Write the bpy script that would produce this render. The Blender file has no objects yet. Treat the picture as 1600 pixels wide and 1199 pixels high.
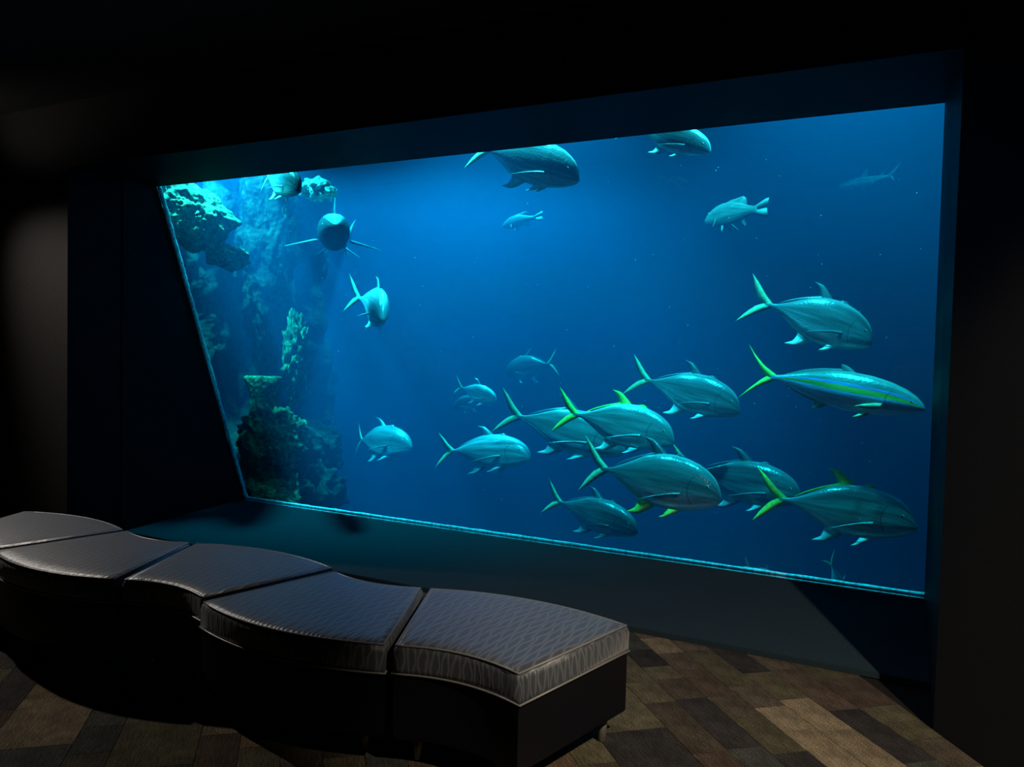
import bpy, bmesh, math, random
from mathutils import Vector, Matrix, noise

# ------------------------------------------------------------------ camera, world, exposure
scene = bpy.context.scene
COL = scene.collection
H, F = 1.5, 1273.0
YAW, PIT, ROL = -.4843, -.0395, .0242
FWD = Vector((math.sin(YAW) * math.cos(PIT), math.cos(YAW) * math.cos(PIT), math.sin(PIT)))
RT0 = Vector((math.cos(YAW), -math.sin(YAW), 0))
UP0 = RT0.cross(FWD)
RT = RT0 * math.cos(ROL) + UP0 * math.sin(ROL)
UP = UP0 * math.cos(ROL) - RT0 * math.sin(ROL)
EYE = Vector((0, 0, H))
cd = bpy.data.cameras.new('camera')
cd.sensor_width = 36.0
cd.lens = F / 1600 * 36
cd.clip_start = .05
cam = bpy.data.objects.new('camera', cd)
COL.objects.link(cam)
cam.matrix_world = Matrix.Translation(EYE) @ Matrix((RT, UP, -FWD)).transposed().to_4x4()
scene.camera = cam

w = bpy.data.worlds.new('world')
scene.world = w
w.use_nodes = True
w.node_tree.nodes['Background'].inputs[0].default_value = (.5, .6, .8, 1)
w.node_tree.nodes['Background'].inputs[1].default_value = 0.0
scene.view_settings.view_transform = 'Standard'
scene.view_settings.look = 'None'
scene.view_settings.gamma = 1
scene.view_settings.exposure = 0.0
scene.view_settings.use_curve_mapping = False
scene.cycles.use_denoising = True
scene.cycles.volume_bounces = 1
scene.cycles.max_bounces = 6
scene.cycles.sample_clamp_indirect = 3.0


def spot(name, loc, aim, power, color, angle, blend=.6, radius=.12):
    l = bpy.data.lights.new(name, 'SPOT')
    l.energy, l.color = power, color
    l.spot_size, l.spot_blend, l.shadow_soft_size = math.radians(angle), blend, radius
    o = bpy.data.objects.new(name, l)
    COL.objects.link(o)
    o.location = loc
    o.rotation_euler = (Vector(aim) - Vector(loc)).to_track_quat('-Z', 'Y').to_euler()
    return o


# gallery spots on the ceiling (out of frame), then an added ceiling fill
WARM = (1, .84, .66)
spot('gallery_spot', (-7.2, 3.25, 3.12), (-3.9, 1.9, .1), 320, (1, .90, .80), 76, .7, .04)
spot('gallery_spot', (1.15, 1.5, 3.12), (-.35, 3.35, 0), 430, WARM, 56, .6, .03)
spot('ceiling_streak_fill', (-6.9, 2.7, 2.72), (-6.2, 3.3, 3.2), 9, (1, .93, .88), 62, 1.0, .05)  # added light without a fixture, makes the faint lit streak on the ceiling
# metal halide lamps hung above the water
CY = (.03, .80, 1.0)
spot('tank_lamp', (-5.4, 8.0, 6.5), (-5.2, 8.7, 0), 13500, CY, 84, .8, .25)
spot('tank_lamp', (-.45, 4.70, 4.7), (-.7, 6.3, .4), 2150, CY, 74, .8, .12)
spot('tank_lamp', (-5.9, 4.80, 4.6), (-6.0, 6.4, 0), 7400, CY, 66, .8, .12)
spot('tank_lamp', (-1.6, 9.4, 6.5), (-1.6, 9.8, 0), 600, CY, 90, .8, .25)
spot('tank_lamp', (-2.7, 4.70, 4.7), (-2.6, 6.3, .4), 2350, CY, 74, .8, .12)

# ------------------------------------------------------------------ helpers
TILT = .3623


def win_y(z):
    return 5.36 - (z - .1) * TILT


def ray(px, py):
    return FWD + RT * ((px - 800) / F) - UP * ((py - 599.5) / F)


def tank_point(px, py, k):
    """point in the tank, k metres behind the glass plane, seen at a pixel of the photograph"""
    d = ray(px, py)
    # y = 5.36-(z-.1)*T + k
    t = (5.36 + k - (H - .1) * TILT) / (d.y + d.z * TILT)
    return EYE + d * t


def obj(name, bm, mat=None, parent=None, smooth=True, **props):
    me = bpy.data.meshes.new(name)
    bm.normal_update()
    bm.to_mesh(me)
    bm.free()
    for m in (mat if isinstance(mat, (list, tuple)) else [mat]):
        me.materials.append(m)
    if smooth:
        for p in me.polygons:
            p.use_smooth = True
    o = bpy.data.objects.new(name, me)
    COL.objects.link(o)
    if parent:
        o.parent = parent
    for k, v in props.items():
        o[k] = v
    return o


def link_copy(src, parent=None):
    c = src.copy()
    COL.objects.link(c)
    if parent:
        c.parent = parent
    return c


def empty(name, loc, rz=0, **props):
    o = bpy.data.objects.new(name, None)
    COL.objects.link(o)
    o.location = loc
    o.rotation_euler = (0, 0, rz)
    o.empty_display_size = .1
    for k, v in props.items():
        o[k] = v
    return o


def add_prism_x(bm, prof, x0, x1):
    """YZ profile extruded along X"""
    a = [bm.verts.new((x0, y, z)) for y, z in prof]
    b = [bm.verts.new((x1, y, z)) for y, z in prof]
    n = len(prof)
    bm.faces.new(a)
    bm.faces.new(b[::-1])
    for i in range(n):
        bm.faces.new((a[i], b[i], b[(i + 1) % n], a[(i + 1) % n]))
    bmesh.ops.recalc_face_normals(bm, faces=bm.faces)


def add_prism_z(bm, poly, z0, z1):
    a = [bm.verts.new((p[0], p[1], z0)) for p in poly]
    b = [bm.verts.new((p[0], p[1], z1)) for p in poly]
    n = len(poly)
    bm.faces.new(a[::-1])
    bm.faces.new(b)
    for i in range(n):
        bm.faces.new((a[i], a[(i + 1) % n], b[(i + 1) % n], b[i]))
    bmesh.ops.recalc_face_normals(bm, faces=bm.faces)


def add_box(bm, x0, x1, y0, y1, z0, z1):
    add_prism_z(bm, [(x0, y0), (x1, y0), (x1, y1), (x0, y1)], z0, z1)


# ------------------------------------------------------------------ materials
def mat(name):
    m = bpy.data.materials.new(name)
    m.use_nodes = True
    nt = m.node_tree
    b = nt.nodes['Principled BSDF']
    return m, nt, b


def N(nt, t, **kw):
    n = nt.nodes.new(t)
    for k, v in kw.items():
        if k.startswith('i_'):
            n.inputs[int(k[2:])].default_value = v
        else:
            setattr(n, k, v)
    return n


def L(nt, a, b):
    nt.links.new(a, b)


def ramp(nt, stops, interp='LINEAR'):
    r = nt.nodes.new('ShaderNodeValToRGB')
    r.color_ramp.interpolation = interp
    e = r.color_ramp.elements
    while len(e) < len(stops):
        e.new(.5)
    for k, (p, c) in zip(e, stops):
        k.position = p
        k.color = (*c, 1)
    return r


def M2(nt, op, a, b=None, c=None):
    n = nt.nodes.new('ShaderNodeMath')
    n.operation = op
    for i, v in enumerate((a, b, c)):
        if v is None:
            continue
        if isinstance(v, (int, float)):
            n.inputs[i].default_value = v
        else:
            nt.links.new(v, n.inputs[i])
    return n.outputs[0]


def plain(name, col, rough=.6, spec=.4, metal=0, scale=30, var=.15, bump=.05):
    m, nt, b = mat(name)
    tc = N(nt, 'ShaderNodeTexCoord')
    n = N(nt, 'ShaderNodeTexNoise')
    n.inputs['Scale'].default_value = scale
    n.inputs['Detail'].default_value = 5
    L(nt, tc.outputs['Object'], n.inputs['Vector'])
    r = ramp(nt, [(.3, [c * (1 - var) for c in col]), (.7, [c * (1 + var) for c in col])])
    L(nt, n.outputs['Fac'], r.inputs[0])
    L(nt, r.outputs[0], b.inputs['Base Color'])
    b.inputs['Roughness'].default_value = rough
    b.inputs['Specular IOR Level'].default_value = spec
    b.inputs['Metallic'].default_value = metal
    if bump:
        bp = N(nt, 'ShaderNodeBump')
        bp.inputs['Strength'].default_value = bump
        bp.inputs['Distance'].default_value = .01
        L(nt, n.outputs['Fac'], bp.inputs['Height'])
        L(nt, bp.outputs[0], b.inputs['Normal'])
    return m


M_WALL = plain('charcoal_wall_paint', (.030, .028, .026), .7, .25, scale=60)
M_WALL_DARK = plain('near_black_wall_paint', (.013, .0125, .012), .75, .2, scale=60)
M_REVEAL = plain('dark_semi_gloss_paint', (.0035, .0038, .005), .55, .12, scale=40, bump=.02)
M_CEIL = plain('black_ceiling_paint', (.05, .05, .05), .8, .2)
M_LEDGE = plain('dark_ledge_carpet', (.020, .036, .047), .9, .1, scale=220, var=.3, bump=.2)
M_BASEFLOOR = plain('dark_glue_floor', (.015, .013, .011), .9, .1)
M_VINYL = plain('dark_vinyl', (.006, .006, .009), .45, .22, scale=300, bump=.08)
M_LEG = plain('brushed_leg_metal', (.32, .29, .25), .38, .5, .7, scale=80)
M_TANKWALL = plain('tank_blue_paint', (.01, .05, .10), .8, .1, scale=2)
M_GASKET = plain('pale_sealant', (.45, .60, .62), .5, .4, scale=45, var=.5, bump=.4)
M_SAND = plain('tank_gravel', (.12, .16, .15), .9, .1, scale=12, var=.5, bump=.5)


def carpet_material():
    m, nt, b = mat('striated_carpet')
    tc = N(nt, 'ShaderNodeTexCoord')
    oi = N(nt, 'ShaderNodeObjectInfo')
    mp = N(nt, 'ShaderNodeMapping')
    mp.inputs['Rotation'].default_value = (0, 0, math.radians(48))
    L(nt, tc.outputs['Object'], mp.inputs[0])
    sc = N(nt, 'ShaderNodeMapping')
    sc.inputs['Scale'].default_value = (14, 130, 60)
    L(nt, mp.outputs[0], sc.inputs[0])
    n1 = N(nt, 'ShaderNodeTexNoise')
    n1.inputs['Scale'].default_value = 1
    n1.inputs['Detail'].default_value = 4
    L(nt, sc.outputs[0], n1.inputs['Vector'])
    n2 = N(nt, 'ShaderNodeTexNoise')
    n2.inputs['Scale'].default_value = 170
    n2.inputs['Detail'].default_value = 3
    L(nt, tc.outputs['Object'], n2.inputs['Vector'])
    n3 = N(nt, 'ShaderNodeTexNoise')
    n3.inputs['Scale'].default_value = 9
    n3.inputs['Detail'].default_value = 3
    L(nt, tc.outputs['Object'], n3.inputs['Vector'])
    s = M2(nt, 'ADD', M2(nt, 'MULTIPLY', n1.outputs[0], .9), M2(nt, 'MULTIPLY', n2.outputs[0], 1.6))
    s = M2(nt, 'ADD', s, M2(nt, 'MULTIPLY', n3.outputs[0], .9))
    s = M2(nt, 'POWER', M2(nt, 'MULTIPLY', s, .62), 3.4)
    mx = N(nt, 'ShaderNodeVectorMath', operation='SCALE')
    L(nt, oi.outputs['Color'], mx.inputs[0])
    L(nt, s, mx.inputs['Scale'])
    L(nt, mx.outputs[0], b.inputs['Base Color'])
    b.inputs['Roughness'].default_value = .95
    b.inputs['Specular IOR Level'].default_value = .08
    bp = N(nt, 'ShaderNodeBump')
    bp.inputs['Strength'].default_value = .5
    bp.inputs['Distance'].default_value = .004
    L(nt, s, bp.inputs['Height'])
    L(nt, bp.outputs[0], b.inputs['Normal'])
    return m


M_CARPET = carpet_material()


def fabric_material():
    """grey upholstery with paler wavy lines that pair up into lens shapes; UV in metres"""
    m, nt, b = mat('wave_pattern_upholstery')
    uv = N(nt, 'ShaderNodeUVMap')
    sp = N(nt, 'ShaderNodeSeparateXYZ')
    L(nt, uv.outputs[0], sp.inputs[0])
    nz = N(nt, 'ShaderNodeTexNoise')
    nz.inputs['Scale'].default_value = 9
    L(nt, uv.outputs[0], nz.inputs['Vector'])
    wob = M2(nt, 'MULTIPLY', M2(nt, 'SUBTRACT', nz.outputs[0], .5), 2.2)
    u = M2(nt, 'ADD', M2(nt, 'DIVIDE', sp.outputs[0], .021), wob)
    sn = M2(nt, 'MULTIPLY', M2(nt, 'SINE', M2(nt, 'MULTIPLY', sp.outputs[1], 40.0)), .24)
    outs = []
    for sg, off in ((1, 0), (-1, 1)):
        q = M2(nt, 'ADD', M2(nt, 'ADD', u, M2(nt, 'MULTIPLY', sn, sg)), off)
        fr = M2(nt, 'FRACT', M2(nt, 'DIVIDE', q, 2))
        d = M2(nt, 'ABSOLUTE', M2(nt, 'SUBTRACT', fr, .5))      # 0 on a line
        outs.append(M2(nt, 'SMOOTH_MIN', M2(nt, 'MULTIPLY', d, 5.5), 1, .2))
    d = M2(nt, 'MINIMUM', outs[0], outs[1])
    line = M2(nt, 'SUBTRACT', 1, M2(nt, 'MINIMUM', d, 1))
    n2 = N(nt, 'ShaderNodeTexNoise')
    n2.inputs['Scale'].default_value = 500
    L(nt, uv.outputs[0], n2.inputs['Vector'])
    fac = M2(nt, 'ADD', M2(nt, 'MULTIPLY', line, .8), M2(nt, 'MULTIPLY', M2(nt, 'SUBTRACT', n2.outputs[0], .5), .5))
    r = ramp(nt, [(.05, (.062, .072, .084)), (.85, (.155, .162, .17))])
    L(nt, fac, r.inputs[0])
    L(nt, r.outputs[0], b.inputs['Base Color'])
    b.inputs['Roughness'].default_value = .36
    b.inputs['Specular IOR Level'].default_value = .5
    b.inputs['Sheen Weight'].default_value = .15
    bp = N(nt, 'ShaderNodeBump')
    bp.inputs['Strength'].default_value = .35
    bp.inputs['Distance'].default_value = .004
    L(nt, fac, bp.inputs['Height'])
    L(nt, bp.outputs[0], b.inputs['Normal'])
    return m


M_FABRIC = fabric_material()
M_PIPING = plain('grey_piping', (.22, .215, .21), .32, .5, scale=300)


def pane_material():
    m = bpy.data.materials.new('acrylic_pane')
    m.use_nodes = True
    nt = m.node_tree
    nt.nodes.clear()
    out = N(nt, 'ShaderNodeOutputMaterial')
    tr = N(nt, 'ShaderNodeBsdfTransparent')
    tr.inputs[0].default_value = (.96, .98, .99, 1)
    gl = N(nt, 'ShaderNodeBsdfGlossy')
    gl.inputs['Roughness'].default_value = .03
    fr = N(nt, 'ShaderNodeFresnel')
    fr.inputs[0].default_value = 1.15
    mx = N(nt, 'ShaderNodeMixShader')
    L(nt, fr.outputs[0], mx.inputs[0])
    L(nt, tr.outputs[0], mx.inputs[1])
    L(nt, gl.outputs[0], mx.inputs[2])
    L(nt, mx.outputs[0], out.inputs[0])
    return m


def water_material():
    m = bpy.data.materials.new('sea_water')
    m.use_nodes = True
    nt = m.node_tree
    nt.nodes.clear()
    out = N(nt, 'ShaderNodeOutputMaterial')
    sc = N(nt, 'ShaderNodeVolumeScatter')
    sc.inputs['Color'].default_value = (.02, .46, 1.0, 1)
    sc.inputs['Density'].default_value = .082
    sc.inputs['Anisotropy'].default_value = .15
    ab = N(nt, 'ShaderNodeVolumeAbsorption')
    ab.inputs['Color'].default_value = (0, .55, .64, 1)
    ab.inputs['Density'].default_value = .70
    ad = N(nt, 'ShaderNodeAddShader')
    L(nt, sc.outputs[0], ad.inputs[0])
    L(nt, ab.outputs[0], ad.inputs[1])
    L(nt, ad.outputs[0], out.inputs['Volume'])
    return m


def rock_material(name, c0, c1, c2):
    m, nt, b = mat(name)
    tc = N(nt, 'ShaderNodeTexCoord')
    n1 = N(nt, 'ShaderNodeTexNoise')
    n1.inputs['Scale'].default_value = 3.2
    n1.inputs['Detail'].default_value = 8
    n1.inputs['Roughness'].default_value = .65
    L(nt, tc.outputs['Object'], n1.inputs['Vector'])
    n2 = N(nt, 'ShaderNodeTexNoise')
    n2.inputs['Scale'].default_value = 26
    n2.inputs['Detail'].default_value = 6
    L(nt, tc.outputs['Object'], n2.inputs['Vector'])
    v = N(nt, 'ShaderNodeTexVoronoi')
    v.inputs['Scale'].default_value = 22
    L(nt, tc.outputs['Object'], v.inputs['Vector'])
    f = M2(nt, 'ADD', M2(nt, 'MULTIPLY', n1.outputs[0], .7), M2(nt, 'MULTIPLY', n2.outputs[0], .45))
    r = ramp(nt, [(.40, c0), (.56, c1), (.72, c2)])
    L(nt, f, r.inputs[0])
    L(nt, r.outputs[0], b.inputs['Base Color'])
    b.inputs['Roughness'].default_value = .9
    b.inputs['Specular IOR Level'].default_value = .15
    bp = N(nt, 'ShaderNodeBump')
    bp.inputs['Strength'].default_value = .6
    bp.inputs['Distance'].default_value = .03
    L(nt, M2(nt, 'ADD', f, M2(nt, 'MULTIPLY', v.outputs[0], .5)), bp.inputs['Height'])
    L(nt, bp.outputs[0], b.inputs['Normal'])
    return m


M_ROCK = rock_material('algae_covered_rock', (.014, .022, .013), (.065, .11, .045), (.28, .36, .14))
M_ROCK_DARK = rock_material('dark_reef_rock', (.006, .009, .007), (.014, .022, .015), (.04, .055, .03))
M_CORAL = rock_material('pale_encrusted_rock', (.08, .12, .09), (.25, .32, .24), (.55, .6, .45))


def fish_material(name, stops, rough=.38, metal=.25, scales=.25, gill=True):
    """colour runs belly (v=0) to back (v=1) in the body UV"""
    m, nt, b = mat(name)
    uv = N(nt, 'ShaderNodeUVMap')
    sp = N(nt, 'ShaderNodeSeparateXYZ')
    L(nt, uv.outputs[0], sp.inputs[0])
    tc = N(nt, 'ShaderNodeTexCoord')
    n1 = N(nt, 'ShaderNodeTexNoise')
    n1.inputs['Scale'].default_value = 7
    n1.inputs['Detail'].default_value = 4
    L(nt, tc.outputs['Object'], n1.inputs['Vector'])
    vv = M2(nt, 'ADD', sp.outputs[1], M2(nt, 'MULTIPLY', M2(nt, 'SUBTRACT', n1.outputs[0], .5), .07))
    r = ramp(nt, stops)
    L(nt, vv, r.inputs[0])
    cb = N(nt, 'ShaderNodeCombineXYZ')
    L(nt, M2(nt, 'MULTIPLY', sp.outputs[0], 3.0), cb.inputs[0])
    L(nt, M2(nt, 'MULTIPLY', sp.outputs[1], 9.0), cb.inputs[1])
    oi = N(nt, 'ShaderNodeObjectInfo')
    L(nt, M2(nt, 'MULTIPLY', oi.outputs['Random'], 30.0), cb.inputs[2])
    st = N(nt, 'ShaderNodeTexNoise')
    st.inputs['Scale'].default_value = 1.0
    st.inputs['Detail'].default_value = 5
    L(nt, cb.outputs[0], st.inputs['Vector'])
    stf = M2(nt, 'ADD', .35, M2(nt, 'MULTIPLY', M2(nt, 'POWER', st.outputs[0], 2.0), 2.6))
    sv = N(nt, 'ShaderNodeVectorMath', operation='SCALE')
    L(nt, r.outputs[0], sv.inputs[0])
    L(nt, M2(nt, 'MINIMUM', stf, 1.5), sv.inputs['Scale'])
    col = sv.outputs[0]
    # gill edge and mouth as thin darker lines
    if gill:
        dv = M2(nt, 'SUBTRACT', sp.outputs[1], .45)
        arc = M2(nt, 'ADD', .80, M2(nt, 'MULTIPLY', M2(nt, 'MULTIPLY', dv, dv), .34))
        g = M2(nt, 'LESS_THAN', M2(nt, 'ABSOLUTE', M2(nt, 'SUBTRACT', sp.outputs[0], arc)), .0045)
        g = M2(nt, 'MULTIPLY', g, M2(nt, 'LESS_THAN', M2(nt, 'ABSOLUTE', dv), .30))
        mo = M2(nt, 'LESS_THAN', M2(nt, 'ABSOLUTE', M2(nt, 'SUBTRACT', sp.outputs[1], .36)), .045)
        mo = M2(nt, 'MULTIPLY', mo, M2(nt, 'GREATER_THAN', sp.outputs[0], .958))
        k = M2(nt, 'MULTIPLY', M2(nt, 'MAXIMUM', g, mo), .4)
        mx = N(nt, 'ShaderNodeMix', data_type='RGBA')
        L(nt, k, mx.inputs[0])
        L(nt, col, mx.inputs[6])
        mx.inputs[7].default_value = (.02, .03, .03, 1)
        col = mx.outputs[2]
    L(nt, col, b.inputs['Base Color'])
    b.inputs['Roughness'].default_value = rough
    b.inputs['Metallic'].default_value = metal
    b.inputs['Specular IOR Level'].default_value = .1 if rough > .8 else .5
    v = N(nt, 'ShaderNodeTexVoronoi')
    v.inputs['Scale'].default_value = 70
    L(nt, tc.outputs['Object'], v.inputs['Vector'])
    bp = N(nt, 'ShaderNodeBump')
    bp.inputs['Strength'].default_value = scales
    bp.inputs['Distance'].default_value = .004
    L(nt, M2(nt, 'ADD', v.outputs[0], n1.outputs[0]), bp.inputs['Height'])
    L(nt, bp.outputs[0], b.inputs['Normal'])
    return m


M_JACK = fish_material('rimlit_silver_jack_skin', [(0, (.9, .94, .92)), (.20, (.8, .88, .86)), (.34, (.34, .46, .45)), (.55, (.20, .32, .30)), (.85, (.23, .36, .33)), (.95, (.42, .56, .5)), (1, (.62, .78, .72))], .27, .3)  # pale belly boosted for reflected light; bright back edge is painted top light
M_JACK_DARK = fish_material('rimlit_dusky_jack_skin', [(0, (.7, .76, .74)), (.20, (.5, .58, .57)), (.34, (.24, .33, .33)), (.55, (.115, .18, .175)), (.85, (.12, .19, .18)), (.95, (.22, .3, .28)), (1, (.4, .52, .48))], .27, .3)  # darker jack skin; its paler back edge is top light put into the colour
M_JACK_BRIGHT = fish_material('lit_jack_skin', [(0, (.8, .85, .84)), (.25, (.6, .7, .68)), (.5, (.45, .56, .53)), (.8, (.6, .72, .68)), (1, (.8, .9, .86))], .3, .2)  # lit copy of the jack skin, strong light painted into the colour
M_FIN_W = plain('pale_fin', (.75, .85, .78), .5, .3, scale=40, var=.15)
M_YTAIL = fish_material('striped_yellowtail_skin', [(0, (.75, .85, .85)), (.30, (.5, .66, .72)), (.39, (.35, .62, .95)), (.445, (.40, .68, 1)), (.475, (.42, .58, .08)), (.60, (.42, .58, .08)), (.63, (.22, .45, 1)), (.675, (.22, .45, 1)), (.70, (.14, .28, .26)), (1, (.22, .38, .32))], .32, .3)
M_GROUPER = fish_material('dull_bass_skin', [(0, (.22, .27, .23)), (.5, (.15, .20, .17)), (1, (.12, .17, .14))], .6, .05)
M_SHARK = fish_material('rimlit_shark_skin', [(0, (.05, .06, .06)), (.5, (.03, .04, .04)), (.84, (.04, .05, .05)), (1, (.30, .38, .38))], .85, .0, .1, False)  # near-black for a silhouette; pale band along the back is painted rim light
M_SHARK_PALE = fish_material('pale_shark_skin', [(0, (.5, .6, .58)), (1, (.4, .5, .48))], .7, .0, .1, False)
M_FIN_Y = plain('yellow_green_fin', (.55, .85, .10), .5, .3, scale=40, var=.25)
M_FIN_P = plain('pale_olive_fin', (.35, .50, .25), .5, .3, scale=40, var=.25)
M_FIN_S = plain('grey_fin', (.16, .22, .21), .6, .2, scale=30)
M_EYE = plain('fish_eye_dark', (.01, .012, .012), .15, .6, scale=5, bump=0)
M_IRIS = plain('fish_eye_ring', (.55, .6, .4), .3, .5, scale=20, bump=0)

# ------------------------------------------------------------------ the room
CEIL = 3.2
XL, XR = -5.58, -.035
YF = 3.707            # front face of the window wall
YLEDGE = 4.17
E1 = Vector((math.cos(math.radians(-48)), math.sin(math.radians(-48)), 0))
E2 = Vector((-E1.y, E1.x, 0))
WDIR = Vector((.57, -.82, 0)).normalized()
RC = Vector((.03, YF, 0))                       # foot of the wall corner
RW_END = RC + WDIR * 8.2

bm = bmesh.new()
floor_poly = [(-10, -3), (RW_END.x + .3, -3), (RC.x + .3, YF), (RC.x + .3, 5.4), (-10, 5.4)]
add_prism_z(bm, floor_poly, -.12, -.008)
floor = obj('floor', bm, M_BASEFLOOR, smooth=False, kind='structure', label='dark floor laid with brown and grey carpet tiles', category='floor')

bm = bmesh.new()
add_prism_z(bm, [(-10, -3), (6, -3), (6, 4.2), (-10, 4.2)], CEIL, CEIL + .1)
obj('ceiling', bm, M_CEIL, smooth=False, kind='structure', label='black painted ceiling above the gallery', category='ceiling')


def wall_profile(z0, z1):
    return [(YF, z0), (win_y(z0) + .05, z0), (win_y(z1) + .05, z1), (YF, z1)]


def two_tone_prism(name, x0, x1, z0, z1, label):
    """wall block: paint on the gallery face, darker gloss paint on the alcove faces"""
    bm = bmesh.new()
    add_prism_x(bm, wall_profile(z0, z1), x0, x1)
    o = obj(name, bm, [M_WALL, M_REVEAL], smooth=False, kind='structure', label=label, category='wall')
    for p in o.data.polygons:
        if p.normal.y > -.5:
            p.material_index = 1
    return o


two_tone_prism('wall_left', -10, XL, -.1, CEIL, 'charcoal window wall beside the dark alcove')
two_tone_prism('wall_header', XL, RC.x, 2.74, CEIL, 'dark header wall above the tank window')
# right reveal: slightly splayed, seen almost edge on
bm = bmesh.new()
lo = [(RC.x, YF), (XR, win_y(0) + .06), (.9, win_y(0) + .06), (.9, YF)]
hi = [(RC.x, YF), (XR, win_y(CEIL) + .06), (.9, win_y(CEIL) + .06), (.9, YF)]
a = [bm.verts.new((x, y, -.05)) for x, y in lo]
b_ = [bm.verts.new((x, y, CEIL)) for x, y in hi]
bm.faces.new(a)
bm.faces.new(b_[::-1])
for i in range(4):
    bm.faces.new((a[i], b_[i], b_[(i + 1) % 4], a[(i + 1) % 4]))
bmesh.ops.recalc_face_normals(bm, faces=bm.faces)
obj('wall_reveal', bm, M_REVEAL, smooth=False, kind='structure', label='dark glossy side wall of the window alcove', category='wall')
bm = bmesh.new()
nrm = Vector((-WDIR.y, WDIR.x, 0))
if nrm.x < 0:
    nrm = -nrm
q = [RC, RW_END, RW_END + nrm * .15, RC + nrm * .15]
add_prism_z(bm, [(v.x, v.y) for v in q], -.05, CEIL)
obj('wall_right', bm, M_WALL_DARK, smooth=False, kind='structure', label='near black wall running off at an angle from the tank', category='wall')
bm = bmesh.new()
add_box(bm, -10.15, -10, -3, YF, -.05, CEIL)
obj('wall_far_left', bm, M_WALL, smooth=False, kind='structure', label='dark wall closing the gallery side', category='wall')
bm = bmesh.new()
add_box(bm, -10, RW_END.x + .2, -3.15, -3, -.05, CEIL)
obj('wall_back', bm, M_WALL, smooth=False, kind='structure', label='dark wall behind the viewer', category='wall')

# sloping ledge between carpet and glass, with a thin edge strip
bm = bmesh.new()
add_prism_x(bm, [(YLEDGE, -.008), (YLEDGE, .028), (win_y(.1) + .01, .1), (win_y(-.008) + .01, -.008)], XL, RC.x)
ledge = obj('trim_1', bm, M_LEDGE, smooth=False, kind='structure', label='dark carpeted sloping ledge below the tank window', category='ledge')
bm = bmesh.new()
add_prism_x(bm, [(YLEDGE - .006, 0), (YLEDGE - .006, .026), (YLEDGE - .0005, .026), (YLEDGE - .0005, 0)], XL, RC.x - .02)
obj('edge_strip', bm, M_LEDGE, ledge, smooth=False)
# upright joint in the alcove's left side
bm = bmesh.new()
add_box(bm, XL, XL + .006, YLEDGE - .02, YLEDGE + .004, .03, 2.74)
obj('trim_2', bm, M_REVEAL, smooth=False, kind='structure', label='thin upright joint strip on the dark alcove side', category='trim')

# the window: acrylic pane with pale sealant beads along sill and jamb
ZB, ZT = .1, 2.75
bm = bmesh.new()
prof = [(win_y(ZB), ZB), (win_y(ZB) + .05, ZB), (win_y(ZT) + .05, ZT), (win_y(ZT), ZT)]
add_prism_x(bm, prof, XL, XR)
win = obj('window_1', bm, pane_material(), smooth=False, kind='structure', label='huge tilted acrylic viewing window of the tank', category='window')


def bead(name, pts, r, seed):
    """slightly ragged bead of sealant along a polyline"""
    random.seed(seed)
    bm = bmesh.new()
    rings = []
    a, b = pts
    n = 90
    d = (b - a).normalized()
    s1 = d.orthogonal().normalized()
    s2 = d.cross(s1)
    for i in range(n + 1):
        p = a.lerp(b, i / n)
        rr = r * (.8 + .4 * random.random())
        rings.append([bm.verts.new(p + (s1 * math.cos(t) + s2 * math.sin(t)) * rr) for t in [k * math.pi / 3 for k in range(6)]])
    for i in range(n):
        for k in range(6):
            bm.faces.new((rings[i][k], rings[i][(k + 1) % 6], rings[i + 1][(k + 1) % 6], rings[i + 1][k]))
    bm.faces.new(rings[0])
    bm.faces.new(rings[-1][::-1])
    bmesh.ops.recalc_face_normals(bm, faces=bm.faces)
    return obj(name, bm, M_GASKET, win)


bead('sealant_bead', (Vector((XL, win_y(ZB) + .065, ZB + .008)), Vector((XR, win_y(ZB) + .065, ZB + .008))), .012, 1)
bead('sealant_bead', (Vector((XL + .012, win_y(ZB) + .065, ZB)), Vector((XL + .012, win_y(ZT) + .065, ZT))), .018, 2)

# ------------------------------------------------------------------ the tank shell and water
TB, TY, TXL, TXR, TW = -1.3, 13.5, -13.0, 4.5, 3.35
bm = bmesh.new()
add_box(bm, TXL, TXR, 5.4, TY, TB - .1, TB)
obj('floor_tank', bm, M_SAND, smooth=False, kind='structure', label='gravel bottom of the tank', category='tank floor')
bm = bmesh.new()
add_box(bm, TXL, TXR, TY, TY + .1, TB, 4.8)
obj('wall_tank_back', bm, M_TANKWALL, smooth=False, kind='structure', label='dark blue far wall of the tank', category='wall')
bm = bmesh.new()
add_box(bm, TXR, TXR + .1, 5.9, TY, TB, 4.8)
obj('wall_tank_right', bm, M_TANKWALL, smooth=False, kind='structure', label='dark blue end wall of the tank', category='wall')
bm = bmesh.new()
add_box(bm, TXL - .1, TXL, 5.9, TY, TB, 4.8)
obj('wall_tank_left', bm, M_TANKWALL, smooth=False, kind='structure', label='dark blue wall behind the reef rock', category='wall')
bm = bmesh.new()
add_prism_x(bm, [(win_y(ZB) + .052, ZB - .005), (win_y(ZB) + .052, TB), (win_y(ZB) + .13, TB), (win_y(ZB) + .13, ZB - .03)], TXL, TXR)
obj('wall_tank_front', bm, M_TANKWALL, smooth=False, kind='structure', label='tank wall below the window sill', category='wall')
bm = bmesh.new()
add_prism_x(bm, [(win_y(ZB) + .056, ZB - .4), (win_y(TW) + .056, TW), (TY, TW), (TY, TB), (win_y(ZB) + .2, TB)], TXL, TXR)
obj('tank_water', bm, water_material(), smooth=False, kind='stuff', label='hazy blue sea water filling the tank', category='water')

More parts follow.
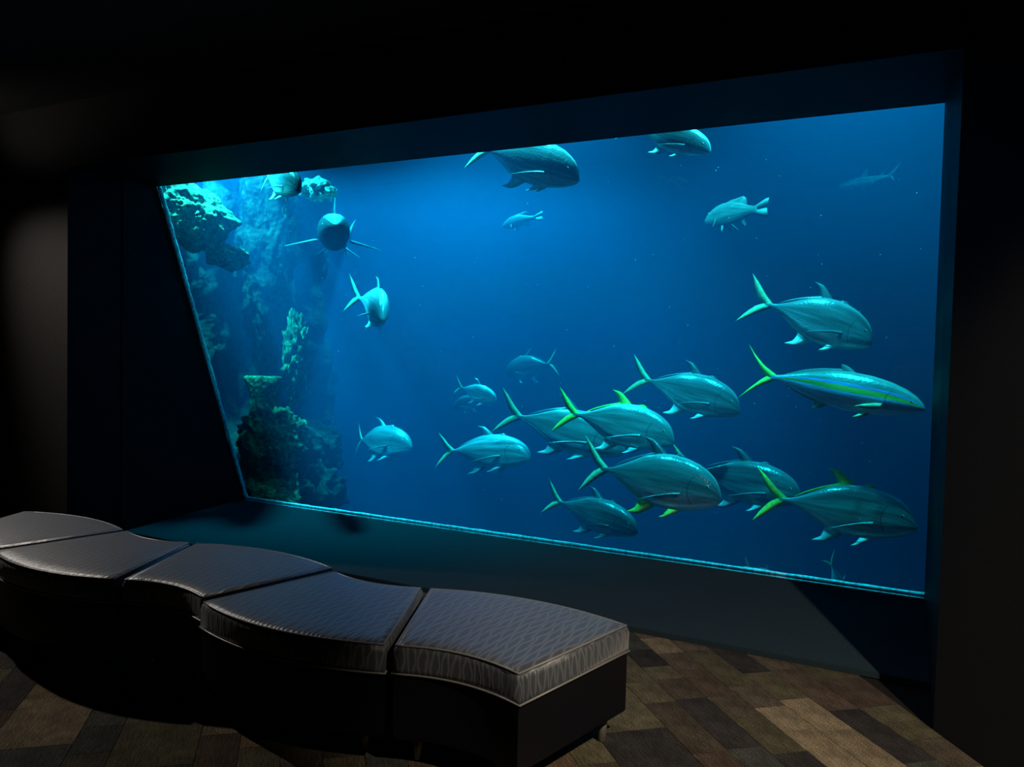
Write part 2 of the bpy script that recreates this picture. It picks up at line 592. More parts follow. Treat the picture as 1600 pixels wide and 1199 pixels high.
# ------------------------------------------------------------------ reef rock
def rock(name, c, radii, seed, label, m=None, sub=5, amp=.28, freq=1.6, rot=(0, 0, 0), group=None):
    bm = bmesh.new()
    bmesh.ops.create_icosphere(bm, subdivisions=sub, radius=1)
    off = Vector((seed * 7.3, seed * 3.1, seed * 1.7))
    for v in bm.verts:
        p = v.co.copy()
        q_ = Vector((p.x * radii[0], p.y * radii[1], p.z * radii[2])) / radii[0]
        n = noise.fractal(q_ * freq + off, .9, 2.1, 6)
        r_ = noise.ridged_multi_fractal(q_ * freq * 1.9 + off, .9, 2.0, 4, 1.0, 2.0)
        k = 1 + amp * n + amp * .25 * (r_ - 1.2)
        v.co = Vector((p.x * radii[0], p.y * radii[1], p.z * radii[2])) * k
    o = obj(name, bm, m or M_ROCK, label=label, category='rock')
    o.location = c
    o.rotation_euler = rot
    if group:
        o['group'] = group
    return o


# rock wall: a craggy face along the left of the tank
bm = bmesh.new()
NY, NZ = 130, 120
grid = []
for i in range(NY + 1):
    row = []
    for j in range(NZ + 1):
        y = 4.35 + 4.0 * i / NY
        z = TB + (TW - .05 - TB) * j / NZ
        p = Vector((0, y, z))
        n = noise.fractal(p * .9 + Vector((3.3, 0, 0)), .8, 2.1, 7)
        rdg = noise.ridged_multi_fractal(p * 1.7, .9, 2.0, 5, 1, 2)
        x = -6.45 + .34 * n + .07 * (rdg - 1) - .06 * (y - 4.5)
        x += .30 * math.exp(-((y - 7.2) / .3) ** 2) * (1 - .35 * math.exp(-((z - 1.0) / .4) ** 2))   # a vertical buttress
        x += .22 * max(0, .7 - z) + .05
        x = min(x, -5.66) if y < win_y(z) + .35 else x
        x -= 1.6 * max(0, (y - 7.6) / .45) ** 2
        row.append(bm.verts.new((x, y, z)))
    grid.append(row)
for i in range(NY):
    for j in range(NZ):
        y = 4.35 + 4.0 * (i + 1) / NY
        z = TB + (TW - .05 - TB) * j / NZ
        if 4.35 + 4.0 * i / NY < win_y(z) + .07:
            continue
        bm.faces.new((grid[i][j], grid[i][j + 1], grid[i + 1][j + 1], grid[i + 1][j]))
for v in [v for v in bm.verts if not v.link_faces]:
    bm.verts.remove(v)
bd = [e for e in bm.edges if e.is_boundary]
for v in [g_ for g_ in bmesh.ops.extrude_edge_only(bm, edges=bd)['geom'] if isinstance(g_, bmesh.types.BMVert)]:
    v.co.x = -8.6
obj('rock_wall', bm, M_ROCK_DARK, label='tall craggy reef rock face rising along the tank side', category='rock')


def at_rock(px, py, k, r=0):
    return tank_point(px, py, k)


rock('reef_boulder', tank_point(296, 338, .55), (.36, .34, .27), 3, 'bulging algae-covered boulder high against the window jamb', M_ROCK, 6, .26, 1.5, (.2, .55, .3))
rock('reef_boulder', tank_point(356, 402, .75), (.16, .2, .11), 9, 'small knob of rock under the high bulging boulder', M_ROCK, 5, .3)
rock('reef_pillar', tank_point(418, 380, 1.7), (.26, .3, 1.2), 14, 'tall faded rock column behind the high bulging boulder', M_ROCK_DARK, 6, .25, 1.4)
rock('reef_boulder', tank_point(494, 297, 1.9), (.15, .16, .10), 21, 'pale encrusted rock cap near the head-on shark', M_CORAL, 5, .45, 2.2)
rock('reef_pillar', tank_point(462, 560, 1.3), (.10, .13, .42), 31, 'narrow knobbly rock spur halfway up the rock face', M_ROCK, 5, .4, 2)
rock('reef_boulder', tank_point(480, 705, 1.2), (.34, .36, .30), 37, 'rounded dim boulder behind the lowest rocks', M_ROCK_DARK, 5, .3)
rock('reef_boulder', tank_point(425, 690, .7), (.30, .3, .34), 41, 'lumpy rock under the flat-topped slab', M_ROCK, 6, .34, 1.8)
rock('reef_boulder', tank_point(405, 770, .45), (.34, .3, .27), 44, 'greenish boulder sitting at the corner of the sill', M_ROCK, 6, .32, 1.8)
rock('reef_boulder', tank_point(495, 775, .9), (.24, .24, .30), 47, 'dim pointed rock next to the corner boulder', M_ROCK_DARK, 5, .4, 1.8)

# flat-topped slab
bm = bmesh.new()
c = tank_point(412, 588, 1.0)
n = 20
rings = []
for k, (z, s) in enumerate(((.0, .93), (-.012, 1.0), (-.06, .97), (-.16, .82), (-.30, .70), (-.42, .74))):
    ring = []
    for i in range(n):
        t = 2 * math.pi * i / n
        w_ = 1 + .16 * noise.noise(Vector((math.cos(t) * 1.5, math.sin(t) * 1.5, k * .5)))
        dz = .025 * noise.noise(Vector((math.cos(t) * 2, math.sin(t) * 2, 4)))
        ring.append(bm.verts.new((math.cos(t) * .185 * s * w_, math.sin(t) * .16 * s * w_, z + dz)))
    rings.append(ring)
for a, b_ in zip(rings, rings[1:]):
    for i in range(n):
        bm.faces.new((a[i], b_[i], b_[(i + 1) % n], a[(i + 1) % n]))
bm.faces.new(rings[0])
bm.faces.new(rings[-1][::-1])
bmesh.ops.recalc_face_normals(bm, faces=bm.faces)
o = obj('reef_slab', bm, M_ROCK, label='flat-topped rock slab standing out from the rock face', category='rock')
o.location = c

# ------------------------------------------------------------------ fish
def lerp_tab(tab, x):
    """smooth table look-up, tab sorted by falling x"""
    t = sorted(tab)
    if x <= t[0][0]:
        return t[0][1:]
    if x >= t[-1][0]:
        return t[-1][1:]
    for a, b in zip(t, t[1:]):
        if a[0] <= x <= b[0]:
            f = (x - a[0]) / (b[0] - a[0])
            return tuple(p + (q - p) * f for p, q in zip(a[1:], b[1:]))


JACK = [(1.0, -.034, -.058, .010), (.99, -.006, -.072, .022), (.97, .038, -.088, .036), (.94, .076, -.103, .047), (.90, .106, -.118, .058),
        (.84, .136, -.136, .068), (.76, .158, -.152, .076), (.67, .168, -.160, .076), (.58, .160, -.152, .070), (.49, .136, -.126, .058),
        (.40, .092, -.080, .041), (.32, .050, -.040, .026), (.26, .024, -.020, .017), (.21, .013, -.012, .013), (.17, .013, -.013, .007)]
YTAIL = [(1.0, -.02, -.036, .010), (.985, .002, -.05, .024), (.95, .033, -.066, .040), (.90, .060, -.082, .054), (.82, .085, -.100, .066),
         (.72, .102, -.114, .073), (.60, .106, -.116, .072), (.48, .094, -.098, .060), (.37, .070, -.066, .044), (.28, .040, -.036, .028),
         (.22, .020, -.018, .018), (.17, .015, -.015, .009)]
BASS = [(1.0, -.05, -.066, .012), (.98, -.02, -.084, .028), (.94, .022, -.105, .046), (.88, .066, -.125, .062), (.80, .106, -.140, .074),
        (.70, .130, -.140, .078), (.58, .128, -.126, .070), (.45, .100, -.094, .054), (.34, .066, -.058, .036), (.26, .046, -.040, .024), (.19, .046, -.042, .010)]
SHARK = [(1.0, .004, -.006, .010), (.985, .018, -.016, .034), (.95, .036, -.030, .054), (.90, .054, -.046, .068), (.82, .070, -.062, .080),
         (.72, .080, -.072, .084), (.60, .076, -.068, .076), (.47, .058, -.052, .058), (.35, .040, -.036, .038), (.26, .026, -.024, .024), (.20, .020, -.018, .014)]


def fin_strip(bm, uvl, lead, trail, th, mi, xf=None, v=.5):
    """fin between a leading and a trailing polyline (x,z), lens-shaped section"""
    n = 10

    def along(pl, t):
        s = t * (len(pl) - 1)
        i = min(int(s), len(pl) - 2)
        a, b = Vector(pl[i]), Vector(pl[i + 1])
        return a.lerp(b, s - i)

    rows = []
    for i in range(n + 1):
        t = i / n
        a, b = along(lead, t), along(trail, t)
        m_ = a.lerp(b, .4)
        h = th * (1 - .85 * t)
        P = [Vector((a.x, 0, a.y)), Vector((m_.x, h, m_.y)), Vector((b.x, 0, b.y)), Vector((m_.x, -h, m_.y))]
        if xf:
            P = [xf(p) for p in P]
        rows.append([bm.verts.new(p) for p in P])
    for a, b in zip(rows, rows[1:]):
        for k in range(4):
            f = bm.faces.new((a[k], a[(k + 1) % 4], b[(k + 1) % 4], b[k]))
            f.material_index = mi
            for lp in f.loops:
                lp[uvl].uv = (lp.vert.co.x, v)


def fish_mesh(name, prof, fins, mats, bend=0.0, pec=18, tail_twist=0):
    bm = bmesh.new()
    uvl = bm.loops.layers.uv.new('UVMap')
    NS, NR = 40, 20
    x0, x1 = min(p[0] for p in prof), 1.0
    rings = []
    for i in range(NS + 1):
        f = i / NS
        x = x1 - (x1 - x0) * (f ** 1.35)
        zt, zb, hw = lerp_tab(prof, x)
        zc, hh = (zt + zb) / 2, (zt - zb) / 2
        ring = []
        for k in range(NR):
            t = 2 * math.pi * k / NR
            cs, sn = math.cos(t), math.sin(t)
            # fuller shoulders, keeled belly
            wy = hw * math.copysign(abs(cs) ** .85, cs) * (1.0 if sn > -.3 else 1 - .25 * (-sn - .3))
            ring.append(bm.verts.new((x, wy, zc + hh * sn)))
        rings.append((ring, zt, zb))
    for (a, at, ab), (b, bt, bb) in zip(rings, rings[1:]):
        for k in range(NR):
            f = bm.faces.new((a[k], b[k], b[(k + 1) % NR], a[(k + 1) % NR]))
            f.material_index = 0
            for lp in f.loops:
                zt, zb, _ = lerp_tab(prof, lp.vert.co.x)
                lp[uvl].uv = (lp.vert.co.x, (lp.vert.co.z - zb) / max(zt - zb, 1e-4))
    for ring, zt, zb, flip in ((*rings[0], 0), (*rings[-1], 1)):
        f = bm.faces.new(ring if flip else ring[::-1])
        for lp in f.loops:
            lp[uvl].uv = (lp.vert.co.x, .5)
    for kind, lead, trail, th, mi in fins:
        if kind == 'mid':
            fin_strip(bm, uvl, lead, trail, th, mi)
        else:                                           # a pair, swung out from the flank
            for s in (1, -1):
                root = Vector(lead[0])
                hw = lerp_tab(prof, root.x)[2] * kind[1]
                ang = math.radians(kind[0]) * s
                tip = math.radians(kind[2]) * s

                def xf(p, root=root, hw=hw, ang=ang, s=s, tip=tip):
                    q = Vector((p.x - root.x, p.y, p.z - root.y))
                    q = Matrix.Rotation(ang, 3, 'Z') @ (Matrix.Rotation(tip, 3, 'X') @ q)
                    return Vector((q.x + root.x, q.y + s * hw, q.z + root.y))
                fin_strip(bm, uvl, lead, trail, th, mi, xf)
    for v in bm.verts:
        x = v.co.x
        if x < .62:
            d = .62 - x
            v.co.y += bend * d * d
        else:
            v.co.y += bend * .35 * (x - .62) ** 2
        v.co.x = x - .5
    bmesh.ops.recalc_face_normals(bm, faces=bm.faces)
    me = bpy.data.meshes.new(name)
    bm.to_mesh(me)
    bm.free()
    for m in mats:
        me.materials.append(m)
    for p in me.polygons:
        p.use_smooth = True
    return me


def jack_fins(span=.185):
    return [
        ('mid', [(.235, .008), (.155, .06), (.075, .13), (.0, span)], [(.155, .0), (.105, .03), (.05, .10), (.0, span)], .008, 1),
        ('mid', [(.235, -.008), (.155, -.06), (.075, -.125), (.0, -span * .95)], [(.155, .0), (.105, -.03), (.05, -.095), (.0, -span * .95)], .008, 1),
        ('mid', [(.645, .150), (.590, .195), (.530, .238), (.455, .245)], [(.53, .135), (.525, .17), (.505, .205), (.455, .245)], .006, 2),
        ('mid', [(.545, .140), (.43, .110), (.34, .070), (.27, .034)], [(.545, .165), (.43, .124), (.34, .082), (.27, .038)], .004, 2),
        ('mid', [(.595, -.150), (.545, -.188), (.485, -.222), (.400, -.222)], [(.47, -.110), (.47, -.150), (.455, -.188), (.400, -.222)], .006, 3),
        ('mid', [(.49, -.118), (.41, -.082), (.34, -.046), (.27, -.022)], [(.49, -.135), (.41, -.098), (.34, -.058), (.27, -.026)], .004, 3),
        ('mid', [(.76, .150), (.74, .172), (.72, .178), (.70, .176)], [(.66, .155), (.67, .165), (.69, .172), (.70, .176)], .004, 2),
        ((-6, .97, 14), [(.765, -.035), (.70, -.048), (.60, -.080), (.495, -.125)], [(.745, -.065), (.69, -.070), (.60, -.094), (.495, -.125)], .003, 0),
        ((-8, .45, 25), [(.765, -.148), (.72, -.178), (.680, -.200), (.640, -.208)], [(.69, -.148), (.68, -.165), (.665, -.188), (.640, -.208)], .004, 3),
    ]


def ytail_fins():
    return [
        ('mid', [(.215, .010), (.12, .06), (.05, .12), (.0, .175)], [(.145, .0), (.11, .03), (.06, .09), (.0, .175)], .009, 1),
        ('mid', [(.215, -.010), (.12, -.06), (.05, -.115), (.0, -.16)], [(.145, .0), (.11, -.03), (.06, -.085), (.0, -.16)], .009, 1),
        ('mid', [(.64, .095), (.60, .122), (.57, .136), (.54, .140)], [(.54, .09), (.54, .11), (.54, .125), (.54, .140)], .005, 2),
        ('mid', [(.56, .092), (.45, .082), (.36, .062), (.26, .03)], [(.56, .115), (.45, .1), (.36, .078), (.26, .036)], .004, 2),
        ('mid', [(.52, -.095), (.49, -.118), (.46, -.132), (.43, -.137)], [(.43, -.075), (.44, -.1), (.44, -.12), (.43, -.137)], .005, 3),
        ('mid', [(.44, -.08), (.38, -.066), (.33, -.05), (.26, -.028)], [(.44, -.096), (.38, -.08), (.33, -.062), (.26, -.034)], .004, 3),
        ((-16, .97, 10), [(.79, -.04), (.74, -.05), (.69, -.065), (.65, -.085)], [(.775, -.075), (.735, -.085), (.69, -.088), (.65, -.085)], .005, 3),
        ((-10, .4, 25), [(.74, -.105), (.71, -.125), (.68, -.142), (.65, -.148)], [(.69, -.105), (.68, -.120), (.665, -.135), (.65, -.148)], .004, 3),
    ]


def bass_fins():
    return [
        ('mid', [(.24, .04), (.14, .075), (.06, .1), (.0, .105)], [(.2, .0), (.13, .0), (.07, .0), (.03, .0)], .008, 1),
        ('mid', [(.24, -.04), (.14, -.075), (.06, -.095), (.0, -.1)], [(.2, .0), (.13, .0), (.07, .0), (.03, .0)], .008, 1),
        ('mid', [(.74, .115), (.62, .15), (.50, .165), (.42, .175)], [(.36, .065), (.36, .1), (.37, .14), (.42, .175)], .006, 1),
        ('mid', [(.48, -.09), (.44, -.13), (.40, -.155), (.36, -.165)], [(.34, -.05), (.34, -.09), (.345, -.13), (.36, -.165)], .006, 1),
        ((-35, .95, 25), [(.76, -.05), (.70, -.08), (.65, -.13), (.60, -.18)], [(.73, -.1), (.68, -.14), (.64, -.175), (.60, -.18)], .006, 1),
        ((-8, .45, 25), [(.72, -.13), (.69, -.17), (.66, -.20), (.63, -.215)], [(.66, -.13), (.65, -.17), (.64, -.2), (.63, -.215)], .005, 1),
    ]


def shark_fins():
    return [
        ('mid', [(.23, .012), (.15, .06), (.07, .115), (.0, .15)], [(.17, .0), (.12, .02), (.06, .07), (.0, .15)], .008, 1),
        ('mid', [(.22, -.010), (.18, -.04), (.15, -.065), (.12, -.085)], [(.15, .0), (.14, -.02), (.13, -.055), (.12, -.085)], .008, 1),
        ('mid', [(.67, .072), (.62, .125), (.58, .165), (.54, .185)], [(.53, .065), (.54, .1), (.54, .14), (.54, .185)], .008, 1),
        ('mid', [(.36, .038), (.33, .058), (.31, .068), (.29, .072)], [(.29, .03), (.29, .045), (.29, .06), (.29, .072)], .005, 1),
        ((-20, .9, 78), [(.76, -.035), (.72, -.10), (.68, -.145), (.63, -.175)], [(.61, -.04), (.61, -.09), (.62, -.14), (.63, -.175)], .007, 1),
        ((-15, .8, 60), [(.45, -.04), (.42, -.08), (.39, -.105), (.37, -.115)], [(.37, -.035), (.365, -.06), (.365, -.09), (.37, -.115)], .006, 1),
    ]


KINDS = {
    'jack': (JACK, jack_fins(), [M_JACK, M_FIN_P, M_JACK, M_FIN_W]),
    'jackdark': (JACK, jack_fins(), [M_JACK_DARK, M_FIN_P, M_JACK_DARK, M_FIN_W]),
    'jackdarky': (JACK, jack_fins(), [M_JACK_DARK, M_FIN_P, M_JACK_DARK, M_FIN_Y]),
    'jacky': (JACK, jack_fins(), [M_JACK, M_FIN_Y, M_FIN_Y, M_FIN_W]),
    'jackbright': (JACK, jack_fins(), [M_JACK_BRIGHT, M_FIN_P, M_JACK_BRIGHT, M_FIN_W]),
    'yellowtail': (YTAIL, ytail_fins(), [M_YTAIL, M_FIN_Y, M_FIN_S, M_FIN_P]),
    'bass': (BASS, bass_fins(), [M_GROUPER, M_GROUPER]),
    'shark': (SHARK, shark_fins(), [M_SHARK, M_FIN_S]),
    'paleshark': (SHARK, shark_fins(), [M_SHARK_PALE, M_SHARK_PALE]),
}
EYES = {'jack': (.915, .018, .012), 'jackdark': (.915, .018, .012), 'jackdarky': (.915, .018, .012), 'jacky': (.915, .018, .012), 'jackbright': (.915, .018, .012), 'yellowtail': (.925, -.005, .010), 'bass': (.90, .02, .012), 'shark': (.92, .012, .007), 'paleshark': (.92, .012, .007)}
eye_me = {}


def eye_mesh():
    bm = bmesh.new()
    bmesh.ops.create_uvsphere(bm, u_segments=12, v_segments=8, radius=1)
    for v in bm.verts:
        v.co.y *= .5
    for f in bm.faces:
        c = f.calc_center_median()
        f.material_index = 1 if math.hypot(c.x, c.z) > .62 else 0
    me = bpy.data.meshes.new('eye')
    bm.to_mesh(me)
    bm.free()
    me.materials.append(M_EYE)
    me.materials.append(M_IRIS)
    for p in me.polygons:
        p.use_smooth = True
    return me


EYE_ME = eye_mesh()


def fish(name, kind, nose, tail, k0, k1, label, group=None, bend=0.0, roll=0.0, cat='fish', fat=1.0):
    a, b = tank_point(*nose, k0), tank_point(*tail, k1)
    prof, fins, mats = KINDS[kind]
    me = fish_mesh(name, prof, fins, mats, bend)
    o = bpy.data.objects.new(name, me)
    COL.objects.link(o)
    d = a - b
    ln = d.length
    X = d.normalized()
    Z = (Vector((0, 0, 1)) - X * X.z).normalized()
    Y = Z.cross(X)
    Z = Matrix.Rotation(math.radians(roll), 3, X) @ Z
    Y = Z.cross(X)
    R = Matrix((X, Y, Z)).transposed().to_4x4()
    o.matrix_world = Matrix.Translation((a + b) / 2) @ R @ Matrix.Diagonal((ln, ln, ln * fat, 1))
    o['label'], o['category'] = label, cat
    if group:
        o['group'] = group
    ex, ez, er = EYES[kind]
    hw = lerp_tab(prof, ex)[2]
    for s in (1, -1):
        e = bpy.data.objects.new('eye', EYE_ME)
        COL.objects.link(e)
        e.parent = o
        e.location = (ex - .5, s * hw * .93 + bend * .35 * (ex - .62) ** 2, ez)
        e.scale = (er, er * .6, er)
    return o


SCH = 'jacks schooling along the glass'
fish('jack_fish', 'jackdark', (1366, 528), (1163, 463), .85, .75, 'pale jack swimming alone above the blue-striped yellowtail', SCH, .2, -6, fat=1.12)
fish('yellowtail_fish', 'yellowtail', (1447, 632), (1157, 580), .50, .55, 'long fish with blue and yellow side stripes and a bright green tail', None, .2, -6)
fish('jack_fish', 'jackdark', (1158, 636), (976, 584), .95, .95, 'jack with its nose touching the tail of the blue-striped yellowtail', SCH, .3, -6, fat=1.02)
fish('jack_fish', 'jack', (978, 697), (768, 640), 1.2, 1.2, 'long bright jack half hidden behind the tail of another jack', SCH, .25, -6, fat=0.92)
fish('jack_fish', 'jacky', (1055, 682), (862, 640), .78, .78, 'bright jack overlapping the flank of the one behind it', SCH, .2, -6, fat=1.02)
fish('jack_fish', 'jackdarky', (1128, 770), (898, 726), .45, .5, 'dark-sided jack with a vivid yellow-green belly fin', SCH, .3, -4, fat=1.08)
fish('jack_fish', 'jackdark', (1254, 772), (1040, 728), .95, .95, 'jack swimming between the dark-sided jack and the lead jack', SCH, .2, -6, fat=0.98)
fish('jack_fish', 'jacky', (1434, 815), (1175, 774), .35, .4, 'lead jack with yellow-green tail and fins near the alcove side wall', SCH, .2, -4, fat=1.02)
fish('jack_fish', 'jackdark', (997, 826), (842, 776), .85, .95, 'lowest jack of the school, just above the sill', SCH, .3, -6, fat=0.95)
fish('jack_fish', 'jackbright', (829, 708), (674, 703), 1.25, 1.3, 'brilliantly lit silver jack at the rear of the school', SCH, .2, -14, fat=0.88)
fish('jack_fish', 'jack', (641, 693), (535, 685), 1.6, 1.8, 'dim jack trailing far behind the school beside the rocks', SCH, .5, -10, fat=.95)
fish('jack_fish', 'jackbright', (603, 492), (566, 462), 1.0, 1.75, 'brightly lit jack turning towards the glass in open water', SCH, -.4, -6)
fish('jack_fish', 'jackdark', (906, 272), (722, 226), .55, .6, 'large dark jack with a white belly fin cut off by the header', None, .25, 8, fat=1.0)
fish('jack_fish', 'jackdark', (1112, 231), (962, 192), .75, .8, 'dark jack under the header with its back out of view', None, .25, 8, fat=.85)
fish('jack_fish', 'jackdark', (469, 292), (400, 272), .95, 1.2, 'deep-bodied dim jack passing the top of the rock column', None, .3, -6, fat=1.1)
fish('bass_fish', 'bass', (1103, 339), (1207, 325), 1.7, 1.35, 'dull bass with drooping side fin swimming away from the school', None, .15, 0)
fish('reef_shark', 'paleshark', (1312, 294), (1412, 270), 3.0, 2.7, 'faint small shark far back in the dark water', None, .1, 0, 'shark')
fish('reef_shark', 'shark', (519, 352), (525, 388), 1.5, 3.0, 'shark swimming head-on with side fins spread, rim-lit from above', None, .3, 0, 'shark', fat=1.2)
fish('bass_fish', 'bass', (1080, 289), (1030, 281), 3.6, 3.6, 'barely visible fish in the haze under the dark jack', None, .1)
fish('jack_fish', 'jackdark', (791, 580), (877, 566), 3.5, 3.3, 'ghostly jack heading the opposite way above the school', None, .15, 0)
fish('jack_fish', 'jack', (776, 624), (706, 602), 2.2, 2.3, 'upper of two overlapping hazy fish behind the school', None, .2, 0)
fish('jack_fish', 'jackdark', (709, 635), (768, 622), 2.8, 2.8, 'lower of two overlapping hazy fish behind the school', None, .2, 0)
fish('bass_fish', 'bass', (785, 350), (850, 338), 4.2, 4.2, 'almost invisible fish deep in the bright water', None, .1)
fish('jack_fish', 'jack', (1222, 914), (1158, 880), 2.4, 2.4, 'hazy fish rising from behind the sill', None, .1)
fish('jack_fish', 'jack', (1318, 950), (1296, 868), 2.4, 2.4, 'hazy fish tail beyond the sill near the alcove side wall', None, .1)

# specks adrift in the water
random.seed(8)
bm = bmesh.new()
for i in range(130):
    p = tank_point(random.uniform(420, 1440), random.uniform(210, 860), random.uniform(.1, 1.6))
    m4 = Matrix.Translation(p)
    bmesh.ops.create_icosphere(bm, subdivisions=1, radius=random.uniform(.0018, .0042), matrix=m4)
obj('floating_specks', bm, M_GASKET, kind='stuff', label='tiny pale specks drifting in the water', category='specks')

# ------------------------------------------------------------------ bench modules
def arc(x0, x1, y, bulge, n=14):
    return [(x0 + (x1 - x0) * i / n, y + bulge * (1 - (2 * i / n - 1) ** 2)) for i in range(n + 1)]


def module_outline(inset=0.0):
    """wide convex side at +Y, narrow concave side at -Y; counter-clockwise"""
    wN, wW, d = .258 - inset, .470 - inset * 1.3, .333 - inset
    sk = lambda pl: [(x - .105 * y, y) for x, y in pl]
    return sk(arc(-wN, wN, -d, .055)), sk(arc(wW, -wW, d, .09))


def bench_parts():
    bm = bmesh.new()
    uvl = bm.loops.layers.uv.new('UVMap')
    N_ = 14
    levels = [(0, .340), (.0, .36), (.0, .415), (.004, .432), (.013, .444), (.028, .450)]
    rings = []
    for ins, z in levels:
        a, b = module_outline(ins + .004)
        pts = a + b
        rings.append([bm.verts.new((x, y, z)) for x, y in pts])
    for a, b in zip(rings, rings[1:]):
        for i in range(len(a)):
            bm.faces.new((a[i], a[(i + 1) % len(a)], b[(i + 1) % len(a)], b[i]))
    # domed top: loft front to back
    top = rings[-1]
    f, bk_ = top[:N_ + 1], top[N_ + 1:][::-1]
    prev = f
    K = 10
    for k in range(1, K + 1):
        t = k / K
        cur = bk_ if k == K else [bm.verts.new((p.co.lerp(q.co, t)).to_tuple()) for p, q in zip(f, bk_)]
        if k < K:
            for i, v in enumerate(cur):
                s = 2 * i / N_ - 1
                v.co.z += .010 * (1 - (2 * t - 1) ** 2) * (1 - s ** 4)
        for i in range(N_):
            bm.faces.new((prev[i], prev[i + 1], cur[i + 1], cur[i]))
        prev = cur
    bm.faces.new(rings[0][::-1])
    bmesh.ops.recalc_face_normals(bm, faces=bm.faces)
    bm.normal_update()
    for fc in bm.faces:
        n = fc.normal
        for lp in fc.loops:
            x, y, z = lp.vert.co
            dz = .45 - z
            if abs(n.z) > .5:
                uv = (x, y)
            elif abs(n.y) > abs(n.x):
                uv = (x, y + math.copysign(dz, n.y))
            else:
                uv = (y + 3.1, x + dz)
            lp[uvl].uv = uv
    cushion = obj('cushion', bm, M_FABRIC)
    # piping along the lower and upper cushion edges
    bm = bmesh.new()
    for zz, ins in ((.341, .002), (.442, .012)):
        a, b = module_outline(ins)
        pts = a + b
        n = len(pts)
        rr = []
        for i in range(n):
            p0, p1 = Vector(pts[i - 1]), Vector(pts[(i + 1) % n])
            d = (p1 - p0).normalized()
            o_ = Vector((d.y, -d.x))
            rr.append([bm.verts.new((pts[i][0] + o_.x * math.cos(t) * .004, pts[i][1] + o_.y * math.cos(t) * .004, zz + math.sin(t) * .004)) for t in [k * math.pi / 3 for k in range(6)]])
        for i in range(n):
            for k in range(6):
                bm.faces.new((rr[i][k], rr[(i + 1) % n][k], rr[(i + 1) % n][(k + 1) % 6], rr[i][(k + 1) % 6]))
    bmesh.ops.recalc_face_normals(bm, faces=bm.faces)
    piping = obj('piping', bm, M_PIPING, cushion)
    bm = bmesh.new()
    rings = []
    for ins, z in ((.02, .098), (.010, .104), (.008, .115), (.008, .338)):
        a, b = module_outline(ins)
        rings.append([bm.verts.new((x, y, z)) for x, y in a + b])
    for a, b in zip(rings, rings[1:]):
        for i in range(len(a)):
            bm.faces.new((a[i], a[(i + 1) % len(a)], b[(i + 1) % len(a)], b[i]))
    bm.faces.new(rings[0][::-1])
    bm.faces.new(rings[-1])
    bmesh.ops.recalc_face_normals(bm, faces=bm.faces)
    base = obj('base', bm, M_VINYL, smooth=False)
    bm = bmesh.new()
    rings = []
    for r, z in ((.013, 0), (.015, .003), (.020, .10)):
        rings.append([bm.verts.new((math.cos(t) * r, math.sin(t) * r, z)) for t in [k * math.pi / 8 for k in range(16)]])
    for a, b in zip(rings, rings[1:]):
        for i in range(16):
            bm.faces.new((a[i], a[(i + 1) % 16], b[(i + 1) % 16], b[i]))
    bm.faces.new(rings[0][::-1])
    bm.faces.new(rings[-1])
    leg = obj('leg', bm, M_LEG)
    return cushion, piping, base, leg


CUSH, PIPE, BASE, LEG = bench_parts()
LEGS = [(-.17, -.23), (.17, -.23), (-.36, .25), (.36, .25)]
# back-centre x, y, turned (wide side to the room), label
MODS = [
    (-1.466, 2.672, 0, 'end bench module with its square end facing the open carpet'),
    (-2.211, 2.660, 1, 'bench module bulging towards the room, next to the end module'),
    (-2.958, 2.700, 0, 'middle bench module with a hollow front edge'),
    (-3.706, 2.682, 1, 'bench module bulging towards the room, two along from the hollow middle one'.replace('two along from', 'just beyond')),
    (-4.455, 2.690, 0, 'far bench module nearest the lit wall, partly out of frame'),
]
for i, (x, y, turn, lab) in enumerate(MODS):
    t = empty('bench_module', (x, y, .0005), math.pi if turn else 0, label=lab, category='bench', group='wavy upholstered bench row')
    if i == 0:
        c, p, b_, l0 = CUSH, PIPE, BASE, LEG
    else:
        c, b_, l0 = link_copy(CUSH), link_copy(BASE), link_copy(LEG)
        p = link_copy(PIPE)
        p.parent = c
    c.parent = b_.parent = t
    for k, (lx, ly) in enumerate(LEGS):
        l = l0 if k == 0 else link_copy(l0)
        l.parent = t
        l.location = (lx, ly, 0)

# ------------------------------------------------------------------ carpet tiles
def clip(poly, n, d):
    out = []
    for i in range(len(poly)):
        a, b = poly[i], poly[(i + 1) % len(poly)]
        da, db = a.dot(n) - d, b.dot(n) - d
        if da <= 0:
            out.append(a)
        if da * db < 0:
            out.append(a.lerp(b, da / (da - db)))
    return out


random.seed(21)
TONES = {
    'tan': (.150, .118, .074), 'brown': (.062, .050, .035), 'red': (.066, .047, .034), 'char': (.028, .025, .023),
    'olive': (.072, .064, .038), 'slate': (.040, .042, .036), 'rust': (.11, .075, .045)}
WEIGHT = ['brown'] * 5 + ['red'] * 3 + ['char'] * 3 + ['olive'] * 4 + ['slate'] * 3 + ['tan'] * 2 + ['rust']
FIX = [(-2.95, 1.9, 'tan'), (-2.95, 2.05, 'tan'), (-2.8, 1.68, 'tan'), (-3.05, 1.65, 'char'), (-3.85, 1.55, 'olive'), (-4.05, 1.55, 'char'),
       (-3.27, 2.15, 'olive'), (-2.85, .9, 'rust'), (-2.85, 1.4, 'char'), (-3.95, -1.55, 'tan'), (-3.1, -.85, 'slate'), (-3.5, -1.35, 'slate')]
W = .15
s_lo, s_hi = -5.8, .3
col_i = -27
tiles = []
tile_cache = {}
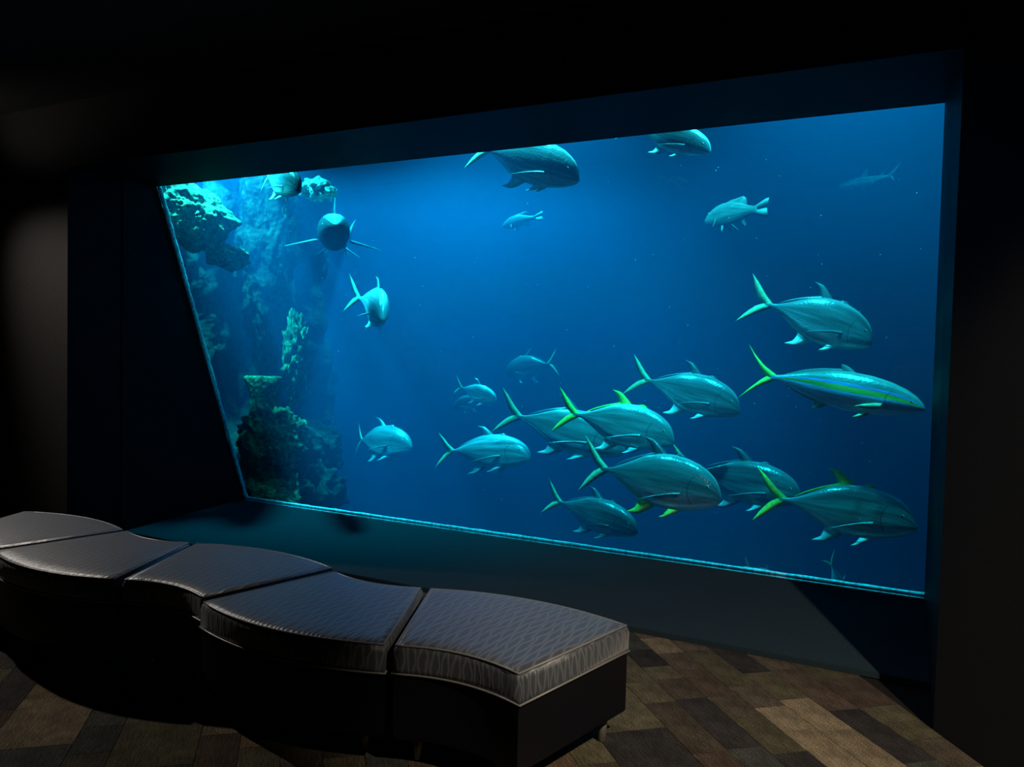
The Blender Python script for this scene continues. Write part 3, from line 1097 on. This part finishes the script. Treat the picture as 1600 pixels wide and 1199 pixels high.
while col_i < 18:
    wcols = 2 if random.random() < .28 else 1
    v0, v1 = 1.58 + (col_i - 0) * W, 1.58 + (col_i + wcols) * W
    s = s_lo + random.choice((0, .07, .15))
    while s < s_hi:
        ln = random.choice((.15, .22, .22, .30, .45))
        tiles.append((s, s + ln, v0, v1))
        s += ln
    col_i += wcols


def in_view(p):
    d = p - EYE
    z = d.dot(FWD)
    if z < .3:
        return False
    x, y = 800 + F * d.dot(RT) / z, 599.5 - F * d.dot(UP) / z
    return -160 < x < 1760 and y < 1400


for s0, s1, v0, v1 in tiles:
    g = .0012
    quad = [E1 * a + E2 * b for a, b in ((s0 + g, v0 + g), (s1 - g, v0 + g), (s1 - g, v1 - g), (s0 + g, v1 - g))]
    if not any(in_view(Vector((p.x, p.y, 0))) for p in quad):
        continue
    full = True
    poly = quad
    for n_, d_ in ((Vector((0, 1, 0)), YLEDGE - .007), (nrm, RC.dot(nrm) - .003), (Vector((0, -1, 0)), -.5), (Vector((-1, 0, 0)), 7.5)):
        if any(p.dot(n_) > d_ for p in poly):
            full = False
            poly = clip(poly, n_, d_)
            if len(poly) < 3:
                break
    # between the wall corner and the alcove side
    if len(poly) >= 3 and any(p.y > YF and p.x > RC.x - .02 for p in poly):
        full = False
        poly = clip(poly, Vector((1, 0, 0)), RC.x - .02)
    if len(poly) < 3:
        continue
    ctr = sum(quad, Vector()) / 4
    key = (round(s1 - s0, 3), round(v1 - v0, 3))
    if full and key in tile_cache:
        o = bpy.data.objects.new('carpet_tile', tile_cache[key])
        COL.objects.link(o)
    else:
        bm = bmesh.new()
        loc = [p - ctr for p in poly]
        ar = sum(a.x * b.y - a.y * b.x for a, b in zip(loc, loc[1:] + loc[:1]))
        if abs(ar) < 2e-4:
            bm.free()
            continue
        if ar < 0:
            loc = loc[::-1]
        add_prism_z(bm, [(p.x, p.y) for p in loc], -.008, 0)
        o = obj('carpet_tile', bm, M_CARPET, smooth=False)
        if full:
            tile_cache[key] = o.data
    o.parent = floor
    o.location = (ctr.x, ctr.y, random.uniform(-.0006, .0002))
    tone = TONES[random.choice(WEIGHT)]
    for fs, fv, tn in FIX:
        if s0 <= fs < s1 and v0 <= fv < v1:
            tone = TONES[tn]
    k = random.uniform(.82, 1.18)
    o.color = (tone[0] * k, tone[1] * k, tone[2] * k, 1)
